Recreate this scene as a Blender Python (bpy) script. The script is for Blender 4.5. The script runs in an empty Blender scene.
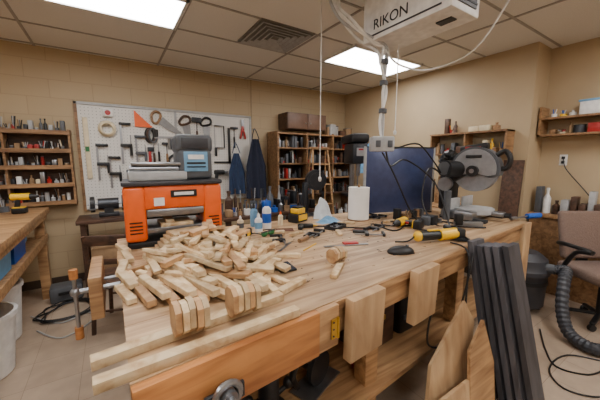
import bpy, bmesh, math, random
from mathutils import Vector, Matrix, Euler
R=random.Random(7)
# ---------------- materials ----------------
def C(r,g,b):
    f=lambda c:(c/255/12.92) if c/255<=.04045 else ((c/255+.055)/1.055)**2.4
    return (f(r),f(g),f(b),1)
MC={}
def newmat(name):
    m=bpy.data.materials.new(name); m.use_nodes=True
    nt=m.node_tree; b=nt.nodes['Principled BSDF']
    return m,nt,b
def N(nt,t,**k):
    n=nt.nodes.new(t)
    for a,v in k.items():
        if a in n.inputs: n.inputs[a].default_value=v
        else: setattr(n,a,v)
    return n
def M(name,rgb,rough=.5,metal=0,var=.12,scale=18,bump=0.0):
    if name in MC: return MC[name]
    m,nt,b=newmat(name); c=C(*rgb)
    tc=N(nt,'ShaderNodeTexCoord'); no=N(nt,'ShaderNodeTexNoise'); no.inputs['Scale'].default_value=scale; no.inputs['Detail'].default_value=4
    nt.links.new(tc.outputs['Object'],no.inputs['Vector'])
    cr=N(nt,'ShaderNodeValToRGB'); e=cr.color_ramp.elements
    e[0].position=.3; e[1].position=.7
    e[0].color=tuple(x*(1-var) for x in c[:3])+(1,); e[1].color=tuple(min(1,x*(1+var)) for x in c[:3])+(1,)
    nt.links.new(no.outputs['Fac'],cr.inputs['Fac']); nt.links.new(cr.outputs['Color'],b.inputs['Base Color'])
    b.inputs['Roughness'].default_value=rough; b.inputs['Metallic'].default_value=metal
    if bump:
        bp=N(nt,'ShaderNodeBump'); bp.inputs['Strength'].default_value=bump; bp.inputs['Distance'].default_value=.01
        nt.links.new(no.outputs['Fac'],bp.inputs['Height']); nt.links.new(bp.outputs['Normal'],b.inputs['Normal'])
    MC[name]=m; return m
def WOOD(name,a,d,sc=(1.5,14,14),rough=.55,isl=.25,blotch=.3):
    if name in MC: return MC[name]
    m,nt,b=newmat(name); A=C(*a); D=C(*d)
    tc=N(nt,'ShaderNodeTexCoord'); mp=N(nt,'ShaderNodeMapping'); mp.inputs['Scale'].default_value=sc
    nt.links.new(tc.outputs['Object'],mp.inputs['Vector'])
    no=N(nt,'ShaderNodeTexNoise'); no.inputs['Scale'].default_value=2.2; no.inputs['Detail'].default_value=7; no.inputs['Distortion'].default_value=.6
    nt.links.new(mp.outputs['Vector'],no.inputs['Vector'])
    cr=N(nt,'ShaderNodeValToRGB'); e=cr.color_ramp.elements; e[0].position=.32; e[0].color=D; e[1].position=.62; e[1].color=A
    nt.links.new(no.outputs['Fac'],cr.inputs['Fac'])
    n2=N(nt,'ShaderNodeTexNoise'); n2.inputs['Scale'].default_value=3.0; n2.inputs['Detail'].default_value=5
    nt.links.new(tc.outputs['Object'],n2.inputs['Vector'])
    mr=N(nt,'ShaderNodeMapRange'); mr.inputs['From Min'].default_value=.3; mr.inputs['From Max'].default_value=.7; mr.inputs['To Min'].default_value=1-blotch; mr.inputs['To Max'].default_value=1.05
    nt.links.new(n2.outputs['Fac'],mr.inputs['Value'])
    ge=N(nt,'ShaderNodeNewGeometry')
    m2=N(nt,'ShaderNodeMapRange'); m2.inputs['To Min'].default_value=1-isl; m2.inputs['To Max'].default_value=1+isl*.35
    nt.links.new(ge.outputs['Random Per Island'],m2.inputs['Value'])
    mu=N(nt,'ShaderNodeMath',operation='MULTIPLY'); nt.links.new(mr.outputs[0],mu.inputs[0]); nt.links.new(m2.outputs[0],mu.inputs[1])
    vm=N(nt,'ShaderNodeVectorMath',operation='SCALE'); nt.links.new(cr.outputs['Color'],vm.inputs[0]); nt.links.new(mu.outputs[0],vm.inputs['Scale'])
    nt.links.new(vm.outputs['Vector'],b.inputs['Base Color'])
    b.inputs['Roughness'].default_value=rough
    bp=N(nt,'ShaderNodeBump'); bp.inputs['Strength'].default_value=.15; bp.inputs['Distance'].default_value=.004
    nt.links.new(no.outputs['Fac'],bp.inputs['Height']); nt.links.new(bp.outputs['Normal'],b.inputs['Normal'])
    MC[name]=m; return m
def EMIT(name,col,s):
    m,nt,b=newmat(name); b.inputs['Emission Color'].default_value=col; b.inputs['Emission Strength'].default_value=s; b.inputs['Base Color'].default_value=col
    MC[name]=m; return m
# ---------------- builder ----------------
def RM(rot): return Euler([math.radians(a) for a in rot],'XYZ').to_matrix().to_4x4()
class B:
    def __init__(s,name): s.name=name; s.v=[]; s.f=[]; s.mi=[]; s.m=[]; s.X=Matrix.Identity(4)
    def at(s,loc,rz=0,rot=None,sc=1):
        s.X=Matrix.Translation(loc)@(RM(rot) if rot else RM((0,0,rz)))@Matrix.Scale(sc,4); return s
    def _add(s,vs,fs,mat):
        if mat not in s.m: s.m.append(mat)
        k=s.m.index(mat); o=len(s.v)
        s.v+= [s.X@Vector(v) for v in vs]
        s.f+= [[i+o for i in f] for f in fs]; s.mi+=[k]*len(fs)
    def box(s,c,d,mat,rot=(0,0,0),bev=0,seg=2,taper=None):
        bm=bmesh.new(); bmesh.ops.create_cube(bm,size=1)
        for v in bm.verts:
            if taper and v.co.z>0: v.co.x*=taper[0]; v.co.y*=taper[1]
            v.co=Vector((v.co.x*d[0],v.co.y*d[1],v.co.z*d[2]))
        if bev: bmesh.ops.bevel(bm,geom=bm.edges[:],offset=min(bev,min(d)*.45),segments=seg,profile=.5,affect='EDGES')
        T=Matrix.Translation(c)@RM(rot)
        bm.verts.index_update()
        s._add([T@v.co for v in bm.verts],[[v.index for v in f.verts] for f in bm.faces],mat); bm.free(); return s
    def b2(s,p,q,mat,bev=0): # min / max corners
        return s.box([(p[i]+q[i])/2 for i in range(3)],[abs(q[i]-p[i]) for i in range(3)],mat,bev=bev)
    def cyl(s,p,q,r,mat,r2=None,seg=20):
        p=Vector(p);q=Vector(q); r2=r if r2 is None else r2
        d=(q-p).normalized(); u=d.orthogonal().normalized(); w=d.cross(u)
        vs=[];n=seg
        for c,rr in((p,r),(q,r2)):
            for i in range(n):
                a=2*math.pi*i/n; vs.append(c+(u*math.cos(a)+w*math.sin(a))*rr)
        fs=[[i,(i+1)%n,n+(i+1)%n,n+i] for i in range(n)]+[list(range(n))[::-1],list(range(n,2*n))]
        s._add(vs,fs,mat); return s
    def tube(s,pts,r,mat,seg=8,closed=False,smooth=5,rib=0):
        P=[Vector(p) for p in pts]
        if smooth and len(P)>2:
            Q=[];n=len(P)
            rng=range(n if closed else n-1)
            for i in rng:
                if closed: a,b,c,d=P[(i-1)%n],P[i],P[(i+1)%n],P[(i+2)%n]
                else: a,b,c,d=P[max(i-1,0)],P[i],P[i+1],P[min(i+2,n-1)]
                for k in range(smooth):
                    t=k/smooth
                    Q.append(.5*((2*b)+(c-a)*t+(2*a-5*b+4*c-d)*t*t+(3*b-a-3*c+d)*t**3))
            if not closed: Q.append(P[-1])
            P=Q
        n=len(P); vs=[]; u=None
        for i,p in enumerate(P):
            t=(P[(i+1)%n]-P[i-1]) if closed else (P[min(i+1,n-1)]-P[max(i-1,0)])
            if t.length<1e-9: t=Vector((0,0,1))
            t.normalize()
            if u is None: u=t.orthogonal().normalized()
            else:
                u=u-t*u.dot(t)
                u=u.normalized() if u.length>1e-6 else t.orthogonal().normalized()
            w=t.cross(u); rr=r*(1+rib*(i%2))
            for k in range(seg):
                a=2*math.pi*k/seg; vs.append(p+(u*math.cos(a)+w*math.sin(a))*rr)
        fs=[]
        for i in range(n if closed else n-1):
            j=(i+1)%n
            for k in range(seg):
                l=(k+1)%seg; fs.append([i*seg+k,i*seg+l,j*seg+l,j*seg+k])
        if not closed: fs+=[list(range(seg))[::-1],[ (n-1)*seg+k for k in range(seg)]]
        s._add(vs,fs,mat); return s
    def ring(s,c,Rr,r,mat,rot=(0,0,0),n=20,sx=1):
        T=Matrix.Translation(c)@RM(rot)
        return s.tube([T@Vector((Rr*sx*math.cos(2*math.pi*i/n),Rr*math.sin(2*math.pi*i/n),0)) for i in range(n)],r,mat,closed=True,smooth=0)
    def lathe(s,prof,c,mat,rot=(0,0,0),seg=24):
        T=Matrix.Translation(c)@RM(rot); vs=[];n=seg
        for r,z in prof:
            for i in range(n):
                a=2*math.pi*i/n; vs.append(T@Vector((r*math.cos(a),r*math.sin(a),z)))
        fs=[]
        for j in range(len(prof)-1):
            for i in range(n):
                k=(i+1)%n; fs.append([j*n+i,j*n+k,(j+1)*n+k,(j+1)*n+i])
        fs+=[list(range(n))[::-1],[(len(prof)-1)*n+i for i in range(n)]]
        s._add(vs,fs,mat); return s
    def sph(s,c,d,mat,rot=(0,0,0),seg=16,rings=10):
        pr=[(max(1e-4,math.sin(math.pi*j/rings)),-math.cos(math.pi*j/rings)) for j in range(rings+1)]
        T=Matrix.Translation(c)@RM(rot)@Matrix.Diagonal((d[0],d[1],d[2],1)); X=s.X; s.X=X@T
        s.lathe(pr,(0,0,0),mat,seg=seg); s.X=X; return s
    def prism(s,pts,h,mat,loc=(0,0,0),rot=(0,0,0)): # polygon in XY, extruded along Z
        T=Matrix.Translation(loc)@RM(rot); n=len(pts)
        vs=[T@Vector((x,y,0)) for x,y in pts]+[T@Vector((x,y,h)) for x,y in pts]
        s._add(vs,[list(range(n))[::-1],list(range(n,2*n))]+[[i,(i+1)%n,n+(i+1)%n,n+i] for i in range(n)],mat); return s
    def grid(s,fn,nu,nv,mat,th=0):
        vs=[fn(i/nu,j/nv) for j in range(nv+1) for i in range(nu+1)]
        fs=[[j*(nu+1)+i,j*(nu+1)+i+1,(j+1)*(nu+1)+i+1,(j+1)*(nu+1)+i] for j in range(nv) for i in range(nu)]
        s._add(vs,fs,mat); return s
    def done(s,parent=None,ang=35):
        if not s.v: return
        xs=[v.x for v in s.v];ys=[v.y for v in s.v];zs=[v.z for v in s.v]
        o=Vector(((min(xs)+max(xs))/2,(min(ys)+max(ys))/2,min(zs)))
        me=bpy.data.meshes.new(s.name); me.from_pydata([v-o for v in s.v],[],s.f)
        for m in s.m: me.materials.append(m)
        me.polygons.foreach_set('material_index',s.mi)
        bm=bmesh.new(); bm.from_mesh(me); bmesh.ops.recalc_face_normals(bm,faces=bm.faces[:]); bm.to_mesh(me); bm.free()
        me.shade_smooth(); me.set_sharp_from_angle(angle=math.radians(ang))
        ob=bpy.data.objects.new(s.name,me); ob.location=o; bpy.context.collection.objects.link(ob)
        if parent: ob.parent=parent
        return ob
# palette
STEEL=M('steel',(150,152,156),.32,.85); DSTEEL=M('dark_steel',(62,64,68),.4,.7); BLACK=M('black_plastic',(20,20,22),.45)
GREY=M('grey_plastic',(82,85,90),.5); LGREY=M('light_grey',(168,169,170),.45); WHITE=M('white_plastic',(228,227,224),.4)
ORANGE=M('orange_paint',(236,96,18),.38,var=.05); YEL=M('yellow_plastic',(236,186,20),.4,var=.05); BLUE=M('blue_plastic',(28,85,175),.4)
RED=M('red_plastic',(165,34,30),.4); GREEN=M('green_plastic',(40,110,60),.45); LBLUE=M('light_blue',(110,158,195),.6)
NAVY=M('navy_cloth',(30,35,54),.9,bump=.3); BAPR=M('blue_cloth',(44,60,90),.9,bump=.3); TAUPE=M('taupe_fabric',(118,98,88),.95,bump=.4,scale=80)
CARD=M('cardboard',(150,120,88),.85); CREAM=M('cream',(218,203,170),.7); BRASS=M('brass',(200,160,60),.35,.8); CAST=M('cast_iron',(56,58,62),.45,.6)
PINE=WOOD('pine_pieces',(232,206,164),(194,156,110),(9,9,9),isl=.34,blotch=.25)
PINE2=WOOD('heartwood_pieces',(208,166,118),(164,120,80),(9,9,9),isl=.3,blotch=.25)
TOPW=WOOD('bench_top_wood',(210,176,136),(156,118,82),(.8,11,9),.5,isl=.14,blotch=.34)
FRW=WOOD('bench_frame_wood',(198,156,110),(146,106,70),(1,12,12),.5,isl=.15)
ORW=WOOD('bench_apron_wood',(200,136,78),(156,96,50),(1,12,12),.45,isl=.1)
OAK=WOOD('shelf_oak',(170,130,90),(122,88,58),(2,12,12),.5)
DKW=WOOD('dark_cabinet_wood',(100,70,52),(62,43,33),(3,12,12),.5)
PLY=WOOD('plywood',(206,172,130),(168,130,92),(5,2,1.5),.5,isl=.15)
SLATE=WOOD('slate_boards',(96,95,101),(64,64,70),(10,10,1.2),.5,isl=.45)
PAL=[STEEL,BLACK,GREY,WHITE,ORANGE,YEL,BLUE,RED,GREEN,CARD,CREAM,DSTEEL,OAK,DKW]
# ---------------- room ----------------
def brick_wall():
    m,nt,b=newmat('painted_block_wall'); tc=N(nt,'ShaderNodeTexCoord'); sp=N(nt,'ShaderNodeSeparateXYZ'); cb=N(nt,'ShaderNodeCombineXYZ')
    nt.links.new(tc.outputs['Object'],sp.inputs[0]); ad=N(nt,'ShaderNodeMath',operation='ADD')
    nt.links.new(sp.outputs[0],ad.inputs[0]); nt.links.new(sp.outputs[1],ad.inputs[1]); nt.links.new(ad.outputs[0],cb.inputs[0]); nt.links.new(sp.outputs[2],cb.inputs[1])
    br=N(nt,'ShaderNodeTexBrick'); br.inputs['Scale'].default_value=1; br.inputs['Brick Width'].default_value=.4; br.inputs['Row Height'].default_value=.2; br.inputs['Mortar Size'].default_value=.005; br.inputs['Mortar Smooth'].default_value=.5
    br.inputs['Color1'].default_value=C(184,163,130); br.inputs['Color2'].default_value=C(181,160,127); br.inputs['Mortar'].default_value=C(170,149,118)
    nt.links.new(cb.outputs[0],br.inputs['Vector']); nt.links.new(br.outputs['Color'],b.inputs['Base Color']); b.inputs['Roughness'].default_value=.6
    bp=N(nt,'ShaderNodeBump',invert=True); bp.inputs['Strength'].default_value=.3; bp.inputs['Distance'].default_value=.004
    nt.links.new(br.outputs['Fac'],bp.inputs['Height']); nt.links.new(bp.outputs['Normal'],b.inputs['Normal']); return m
BLOCK=brick_wall(); DRY=M('tan_painted_drywall',(184,162,129),.65,var=.03,scale=4)
def floor_mat():
    m,nt,b=newmat('vinyl_tile_floor'); tc=N(nt,'ShaderNodeTexCoord')
    br=N(nt,'ShaderNodeTexBrick'); br.offset=0; br.inputs['Scale'].default_value=1; br.inputs['Brick Width'].default_value=.305; br.inputs['Row Height'].default_value=.305; br.inputs['Mortar Size'].default_value=.0015
    br.inputs['Color1'].default_value=C(176,156,136); br.inputs['Color2'].default_value=C(167,147,127); br.inputs['Mortar'].default_value=C(130,113,97)
    nt.links.new(tc.outputs['Object'],br.inputs['Vector'])
    no=N(nt,'ShaderNodeTexNoise'); no.inputs['Scale'].default_value=5; no.inputs['Detail'].default_value=9; nt.links.new(tc.outputs['Object'],no.inputs['Vector'])
    mr=N(nt,'ShaderNodeMapRange'); mr.inputs['From Min'].default_value=.35; mr.inputs['From Max'].default_value=.65; mr.inputs['To Min'].default_value=.82; mr.inputs['To Max'].default_value=1.08; nt.links.new(no.outputs['Fac'],mr.inputs['Value'])
    vm=N(nt,'ShaderNodeVectorMath',operation='SCALE'); nt.links.new(br.outputs['Color'],vm.inputs[0]); nt.links.new(mr.outputs[0],vm.inputs['Scale']); nt.links.new(vm.outputs[0],b.inputs['Base Color'])
    b.inputs['Roughness'].default_value=.4; return m
XL,XR,XR2,YB,YF,HC=-3.0,3.9,4.27,4.4,-2.6,2.74
B('floor').b2((XL-.1,YF-.1,-.08),(XR2+.1,YB+.1,0),floor_mat()).done()
B('wall_back').b2((XL-.1,YB,0),(XR2+.1,YB+.1,HC),BLOCK).done()
B('wall_right').b2((XR,1.36,0),(XR2+.1,YB,HC),DRY).done()
B('wall_right_recess').b2((XR2,YF,0),(XR2+.1,1.36,HC),DRY).done()
B('wall_left').b2((XL-.1,YF,0),(XL,YB,HC),BLOCK).done()
B('wall_front').b2((XL-.1,YF-.1,0),(XR2+.1,YF,HC),DRY).done()
BASE=M('vinyl_base',(70,56,46),.5)
B('baseboard_back').b2((XL,YB-.008,0),(XR,YB,.1),BASE).done()
B('baseboard_right').b2((XR-.008,1.36,0),(XR,YB-.01,.1),BASE).done()
B('baseboard_recess').b2((XR2-.008,YF,0),(XR2,1.35,.1),BASE).done()
B('trim_wall_joint').b2((1.93,YB-.006,0.1),(1.945,YB,HC),M('joint',(158,138,108),.7)).done()
TILE=M('acoustic_tile',(224,221,214),.9,var=.07,scale=120,bump=.2); TBAR=M('ceiling_tbar',(160,155,147),.5)
B('ceiling').b2((XL-.1,YF-.1,HC),(XR2+.1,YB+.1,HC+.06),TILE).done()
g=B('trim_ceiling_grid')
ys=[3.11-.61*k for k in range(-2,10)]; xs=[.62+1.22*k for k in range(-3,4)]
for y in ys:
    if YF<y<YB: g.b2((XL,y-.011,HC-.007),(XR if y>1.36 else XR2,y+.011,HC),TBAR)
for x in xs:
    if x<XR2: g.b2((x-.011,YF,HC-.009),(x+.011,YB if x<XR else 1.36,HC),TBAR)
g.b2((1.22,2.5,HC-.008),(1.24,3.11,HC),TBAR); g.done()
LENS=EMIT('light_lens',(1,.985,.97,1),18.5)
def troffer(x,y):
    b=B('ceiling_light_fixture'); x0,x1,y0,y1=x-.6,x+.6,y-.295,y+.295;z=HC-.03
    for p,q in(((x0,y0,z),(x1,y0+.025,HC)),((x0,y1-.025,z),(x1,y1,HC)),((x0,y0,z),(x0+.025,y1,HC)),((x1-.025,y0,z),(x1,y1,HC))): b.b2(p,q,WHITE)
    b.b2((x0+.02,y0+.02,HC-.02),(x1-.02,y1-.02,HC-.012),LENS); return b.done()
for p in((.01,2.805),(2.9,2.75),(.01,.4),(2.9,.1),(.01,-1.6),(2.9,-1.7),(-2.1,1.6)): troffer(*p)
b=B('ceiling_air_vent'); cx,cy=1.5,2.77
b.b2((cx-.29,cy-.29,HC-.014),(cx+.29,cy+.29,HC-.002),M('vent_plate',(120,116,110),.6))
for k in range(5):
    h=.26-k*.052
    for sx,sy in((1,0),(-1,0),(0,1),(0,-1)):
        if sx: b.box((cx+sx*h,cy,HC-.022),(.03,2*h,.006),LGREY,rot=(0,sx*30,0))
        else: b.box((cx,cy+sy*h,HC-.022),(2*h,.03,.006),LGREY,rot=(-sy*30,0,0))
b.done()
# ---------------- back wall objects ----------------
PEG,nt,pb=newmat('pegboard_white')
tc=N(nt,'ShaderNodeTexCoord'); vs_=N(nt,'ShaderNodeVectorMath',operation='SCALE'); vs_.inputs['Scale'].default_value=1/.0381
nt.links.new(tc.outputs['Object'],vs_.inputs[0]); fr=N(nt,'ShaderNodeVectorMath',operation='FRACTION'); nt.links.new(vs_.outputs[0],fr.inputs[0])
sp=N(nt,'ShaderNodeSeparateXYZ'); nt.links.new(fr.outputs[0],sp.inputs[0]); cb=N(nt,'ShaderNodeCombineXYZ'); nt.links.new(sp.outputs[0],cb.inputs[0]); nt.links.new(sp.outputs[2],cb.inputs[1])
ds=N(nt,'ShaderNodeVectorMath',operation='DISTANCE'); nt.links.new(cb.outputs[0],ds.inputs[0]); ds.inputs[1].default_value=(.5,.5,0)
lt=N(nt,'ShaderNodeMath',operation='LESS_THAN'); nt.links.new(ds.outputs['Value'],lt.inputs[0]); lt.inputs[1].default_value=.11
mx=N(nt,'ShaderNodeMix',data_type='RGBA'); mx.inputs[6].default_value=C(220,217,211); mx.inputs[7].default_value=C(100,95,90); nt.links.new(lt.outputs[0],mx.inputs[0]); nt.links.new(mx.outputs[2],pb.inputs['Base Color'])
b=B('pegboard'); b.b2((-.28,4.365,.9),(1.88,4.375,2.15),PEG)
for p,q in(((-.31,4.35,.88),(-.28,4.395,2.18)),((1.88,4.35,.88),(1.91,4.395,2.18)),((-.31,4.35,2.15),(1.91,4.395,2.18)),((.78,4.36,.9),(.81,4.378,2.15))): b.b2(p,q,LGREY if p[0]!=-.31 or q[0]>0 else OAK)
b.done(); PY=4.355
b=B('spirit_level'); b.b2((-.24,PY-.02,1.28),(-.19,PY+.008,2.0),CREAM,.004); b.b2((-.235,PY-.022,1.6),(-.195,PY,1.66),GREEN); b.done()
b=B('cord_coil'); 
for k in range(4): b.ring((0,PY-.02-.008*k,1.88),.085-.006*k,.012,CREAM,rot=(90,0,k*4))
b.cyl((0,PY,1.99),(0,PY-.06,1.99),.006,STEEL); b.done()
b=B('alarm_speaker'); b.box((.02,PY-.02,2.07),(.1,.04,.09),WHITE,bev=.006); b.cyl((.02,PY-.04,2.07),(.02,PY-.05,2.07),.03,RED); b.done()
def barclamp(x,z,h,c):
    b=B('bar_clamp'); b.b2((x-.012,PY-.03,z),(x+.012,PY-.02,z+h),STEEL); b.box((x+.05,PY-.025,z+h-.02),(.13,.03,.03),c,bev=.006); b.box((x+.05,PY-.025,z+h*.45),(.13,.03,.04),c,bev=.006)
    b.cyl((x+.1,PY-.025,z+h*.2),(x+.1,PY-.025,z+h*.42),.016,c); b.cyl((x+.1,PY-.025,z+h*.42),(x+.1,PY-.025,z+h*.7),.006,STEEL); b.cyl((x,PY-.03,z+h-.04),(x,PY+.008,z+h-.04),.005,STEEL); return b.done()
barclamp(.14,1.45,.52,BLACK); barclamp(.3,1.4,.42,GREY); barclamp(-.12,1.25,.45,DSTEEL); barclamp(.0,1.15,.4,BLACK); barclamp(.18,1.02,.36,GREY)
b=B('speed_square'); b.prism([(0,0),(.2,0),(0,.2)],.012,ORANGE,(.3,PY,1.93),(90,0,0)); b.b2((.3,PY-.02,1.925),(.5,PY+.005,1.942),ORANGE); b.done()
def handsaw(x,z,ang,h):
    b=B('hand_saw'); b.at((x,PY-.012,z),rot=(90,ang,0)); b.prism([(0,-.05),(.38,-.02),(.38,.02),(0,.06)],.003,STEEL)
    b.tube([(-.01,-.05,0),(-.03,.06,0),(-.1,.07,0),(-.12,0,0),(-.06,-.07,0)],.016,h,closed=True); return b.done()
handsaw(.6,2.02,35,OAK); handsaw(.92,1.98,80,DKW); handsaw(1.2,1.98,88,BLACK); handsaw(.75,1.45,88,BLACK)
def hung(name,x,z,l,head,hm,tm):
    b=B(name); b.cyl((x,PY-.02,z-l),(x,PY-.02,z-l*.45),.014,hm); b.cyl((x,PY-.02,z-l*.45),(x,PY-.02,z),.006,tm)
    b.box((x,PY-.022,z),head,tm,bev=.005); return b.done()
hung('claw_hammer',.66,1.72,.3,(.12,.03,.03),OAK,DSTEEL); hung('rubber_mallet',1.04,1.70,.3,(.13,.05,.06),OAK,BLACK); hung('hatchet',1.07,2.06,.34,(.13,.03,.07),DKW,DSTEEL)
hung('claw_hammer',1.62,1.98,.3,(.12,.03,.03),BLACK,DSTEEL); hung('ball_peen_hammer',.45,1.35,.28,(.1,.03,.03),OAK,DSTEEL)
for x,z,h in((.86,1.6,RED),(.92,1.58,BLACK),(1.14,1.58,BLACK),(1.2,1.56,BLUE),(.5,1.7,DKW),(.56,1.72,BLACK),(.9,1.3,BLACK),(.96,1.3,RED),(1.02,1.3,YEL),(1.08,1.3,BLACK),(1.14,1.28,DKW),(1.2,1.3,BLACK)): hung('screwdriver',x,z,.24,(.008,.006,.01),h,STEEL)
b=B('hacksaw'); b.tube([(1.32,PY-.02,2.0),(1.46,PY-.02,2.0),(1.46,PY-.02,1.68),(1.34,PY-.02,1.68)],.01,DSTEEL,smooth=0); b.b2((1.315,PY-.022,1.68),(1.325,PY-.018,2.0),STEEL); b.box((1.33,PY-.02,1.62),(.035,.03,.13),BLACK,bev=.01); b.done()
b=B('framing_square'); b.b2((1.52,PY-.006,1.45),(1.56,PY-.002,1.98),BLACK); b.b2((1.3,PY-.006,1.45),(1.56,PY-.002,1.48),BLACK); b.done()
b=B('pipe_wrench'); b.box((.45,PY-.02,1.5),(.035,.02,.26),RED,bev=.008); b.box((.465,PY-.02,1.64),(.08,.025,.06),DSTEEL,bev=.008); b.done()
b=B('tool_holster'); b.box((.62,PY-.04,1.28),(.13,.05,.2),M('leather',(90,60,38),.7),bev=.02,taper=(1.2,1.2)); b.box((.62,PY-.03,1.39),(.17,.02,.03),BLACK); b.done()
def handdrill(x,z):
    b=B('hanging_power_drill'); b.box((x,PY-.05,z),(.16,.06,.07),BLACK,bev=.02); b.box((x-.05,PY-.05,z-.09),(.045,.05,.16),BLACK,rot=(0,10,0),bev=.015); b.cyl((x+.08,PY-.05,z),(x+.13,PY-.05,z),.018,STEEL); b.cyl((x,PY-.03,z+.03),(x,PY+.008,z+.03),.006,STEEL); return b.done()
handdrill(1.36,1.32)
b=B('pruning_shears'); b.box((1.74,PY-.015,1.92),(.03,.02,.2),RED,rot=(0,12,0),bev=.008); b.box((1.78,PY-.015,1.92),(.03,.02,.2),RED,rot=(0,-12,0),bev=.008); b.box((1.76,PY-.015,2.06),(.04,.01,.1),STEEL); b.done()
b=B('safety_harness_strap')
for k in range(3): b.ring((.46+.02*k,PY-.02-.01*k,1.82),.09,.012,[BLACK,DKW,GREY][k],rot=(90,0,k*8),sx=.55)
b.done()
def apron(x,z0,z1,w,mat,y=4.3):
    b=B('work_apron')
    def fn(u,v):
        ww=w*(.35+.65*min(1,(1-v)*2.2)) ; xx=x+(u-.5)*ww; zz=z0+(z1-z0)*v
        return Vector((xx,y-.03*math.sin(u*15+v*2)*(1-v*.6)-.03*math.sin(u*math.pi),zz))
    b.grid(fn,30,20,mat)
    b.grid(lambda u,v:fn(u,v)+Vector((0,.012,0)),30,20,mat)
    b.tube([(x-.06,y,z1),(x-.03,y+.02,z1+.1),(x,y+.03,z1+.16),(x+.03,y+.02,z1+.1),(x+.06,y,z1)],.007,mat); b.cyl((x,y+.02,z1+.15),(x,4.345,z1+.15),.006,STEEL); return b.done(ang=80)
apron(1.62,.98,1.6,.26,BAPR,4.27); apron(1.92,.9,1.82,.34,NAVY,4.22)
def clutter(name,x0,x1,y,z,hmax,seed,axis='x',pal=PAL,dep=.1,dens=.055):
    r=random.Random(seed); b=B(name); t=x0
    while t<x1-.04:
        w=r.uniform(.03,dens*2); h=r.uniform(.35,1)*hmax; m=r.choice(pal); k=r.random(); c=t+w/2
        p=(c,y,z) if axis=='x' else (y,c,z)
        if k<.35: 
            d=(w*.9,dep*r.uniform(.5,1),h) if axis=='x' else (dep*r.uniform(.5,1),w*.9,h)
            b.box((p[0],p[1],z+h/2),d,m,bev=.004)
        elif k<.55:
            rr=w*.45; b.lathe([(rr,0),(rr,h*.6),(rr*.35,h*.75),(rr*.35,h*.9),(rr*.45,h*.9),(rr*.45,h)],p,m,seg=14)
        elif k<.75:
            rr=w*.45; b.cyl(p,(p[0],p[1],z+h*.8),rr,m,seg=14); b.cyl((p[0],p[1],z+h*.8),(p[0],p[1],z+h*.86),rr*1.06,r.choice(pal),seg=14)
        else:
            rr=w*.4; b.cyl(p,(p[0],p[1],z+h*.45),rr,m,seg=12)
            for q in range(4):
                a=r.uniform(-.02,.02); e=r.uniform(-.02,.02); b.cyl((p[0]+a*.4,p[1]+e*.4,z+.02),(p[0]+a*1.5,p[1]+e*1.5,z+h),.005,r.choice(pal),seg=6)
        t+=w+r.uniform(0,.012)
    return b.done()
b=B('tool_storage_rack')
for z in (1.02,1.22,1.42,1.6,1.8): b.b2((-1.5,4.22,z-.018),(-.36,4.385,z),OAK); b.b2((-1.5,4.21,z-.02),(-.36,4.222,z+.025),OAK)
for x in(-1.5,-.93,-.38): b.b2((x,4.23,.98),(x+.02,4.39,1.84),OAK)
b.b2((-1.5,4.385,.98),(-.36,4.395,1.84),DKW); b.done()
for i,z in enumerate((1.02,1.22,1.42,1.6,1.8)): clutter('assorted_hand_tools',-1.46,-.4,4.32,z+.002,.15 if z<1.7 else .17,20+i,dens=.026,pal=[STEEL,LGREY,GREY,DSTEEL,WHITE,LGREY,CARD,BLACK,GREY,CREAM,RED,LGREY])
b=B('hanging_cabinet'); b.b2((2.42,4.1,2.0),(3.2,4.395,2.26),DKW,.004); b.b2((2.43,4.085,2.01),(2.8,4.1,2.25),M('cab_door',(112,84,68),.5),.003); b.b2((2.82,4.085,2.01),(3.19,4.1,2.25),MC['cab_door'],.003)
b.sph((2.76,4.075,2.1),(.012,.012,.012),STEEL); b.sph((2.86,4.075,2.1),(.012,.012,.012),STEEL); b.done()
b=B('storage_shelving')
for z in(.1,.5,.92,1.2,1.45,1.7,1.93): b.b2((2.2,4.02,z-.02),(3.85,4.38,z),OAK if z!=.92 else DKW)
for x in(2.2,2.75,3.3,3.82): b.b2((x,4.03,0),(x+.03,4.38,1.95),OAK)
b.b2((2.2,4.375,.9),(3.85,4.39,1.93),DKW); b.done()
sd=50
for z in(.1,.5,.92,1.2,1.45,1.7):
    for x in(2.24,2.79,3.34):
        sd+=1; clutter('stored_shop_supplies',x,x+.48,4.15,z+.002,.22,sd,dens=.03,dep=.15,pal=[STEEL,BLACK,LGREY,GREY,LGREY,DKW,GREY,WHITE,GREY,CARD,RED,DSTEEL])
clutter('shelf_top_boxes',3.22,3.8,4.15,1.932,.22,49,dens=.09,dep=.2,pal=[CARD,GREY,LGREY,DKW])
b=B('wooden_step_ladder'); b.at((2.78,3.72,0),-8)
for sx in(-1,1):
    b.cyl((sx*.22,-.24,0),(sx*.13,-.02,1.68),.016,FRW,seg=8); b.cyl((sx*.22,.2,0),(sx*.13,.04,1.66),.014,FRW,seg=8)
for k in range(5):
    t=(k+.6)/5.4; b.box((0,-.24+.22*t,1.68*t),(.4-.16*t,.08,.016),FRW)
b.box((0,.01,1.69),(.3,.14,.02),FRW,bev=.004); b.done()
b=B('drill_press'); b.at((2.72,2.86,0),-25)
b.box((0,0,.03),(.3,.45,.06),CAST,bev=.015); b.cyl((0,.1,.05),(0,.1,1.75),.035,STEEL); b.box((0,-.05,1.05),(.3,.3,.03),CAST,bev=.006); b.box((0,.06,1.03),(.08,.14,.08),CAST,bev=.01)
b.box((0,-.02,1.58),(.2,.4,.26),DSTEEL,bev=.03); b.box((0,.02,1.77),(.24,.5,.12),BLACK,bev=.04); b.cyl((0,-.14,1.45),(0,-.14,1.3),.025,STEEL); b.cyl((0,-.14,1.3),(0,-.14,1.18),.008,STEEL); b.cyl((0,.2,1.45),(0,.2,1.66),.08,GREY)
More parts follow.
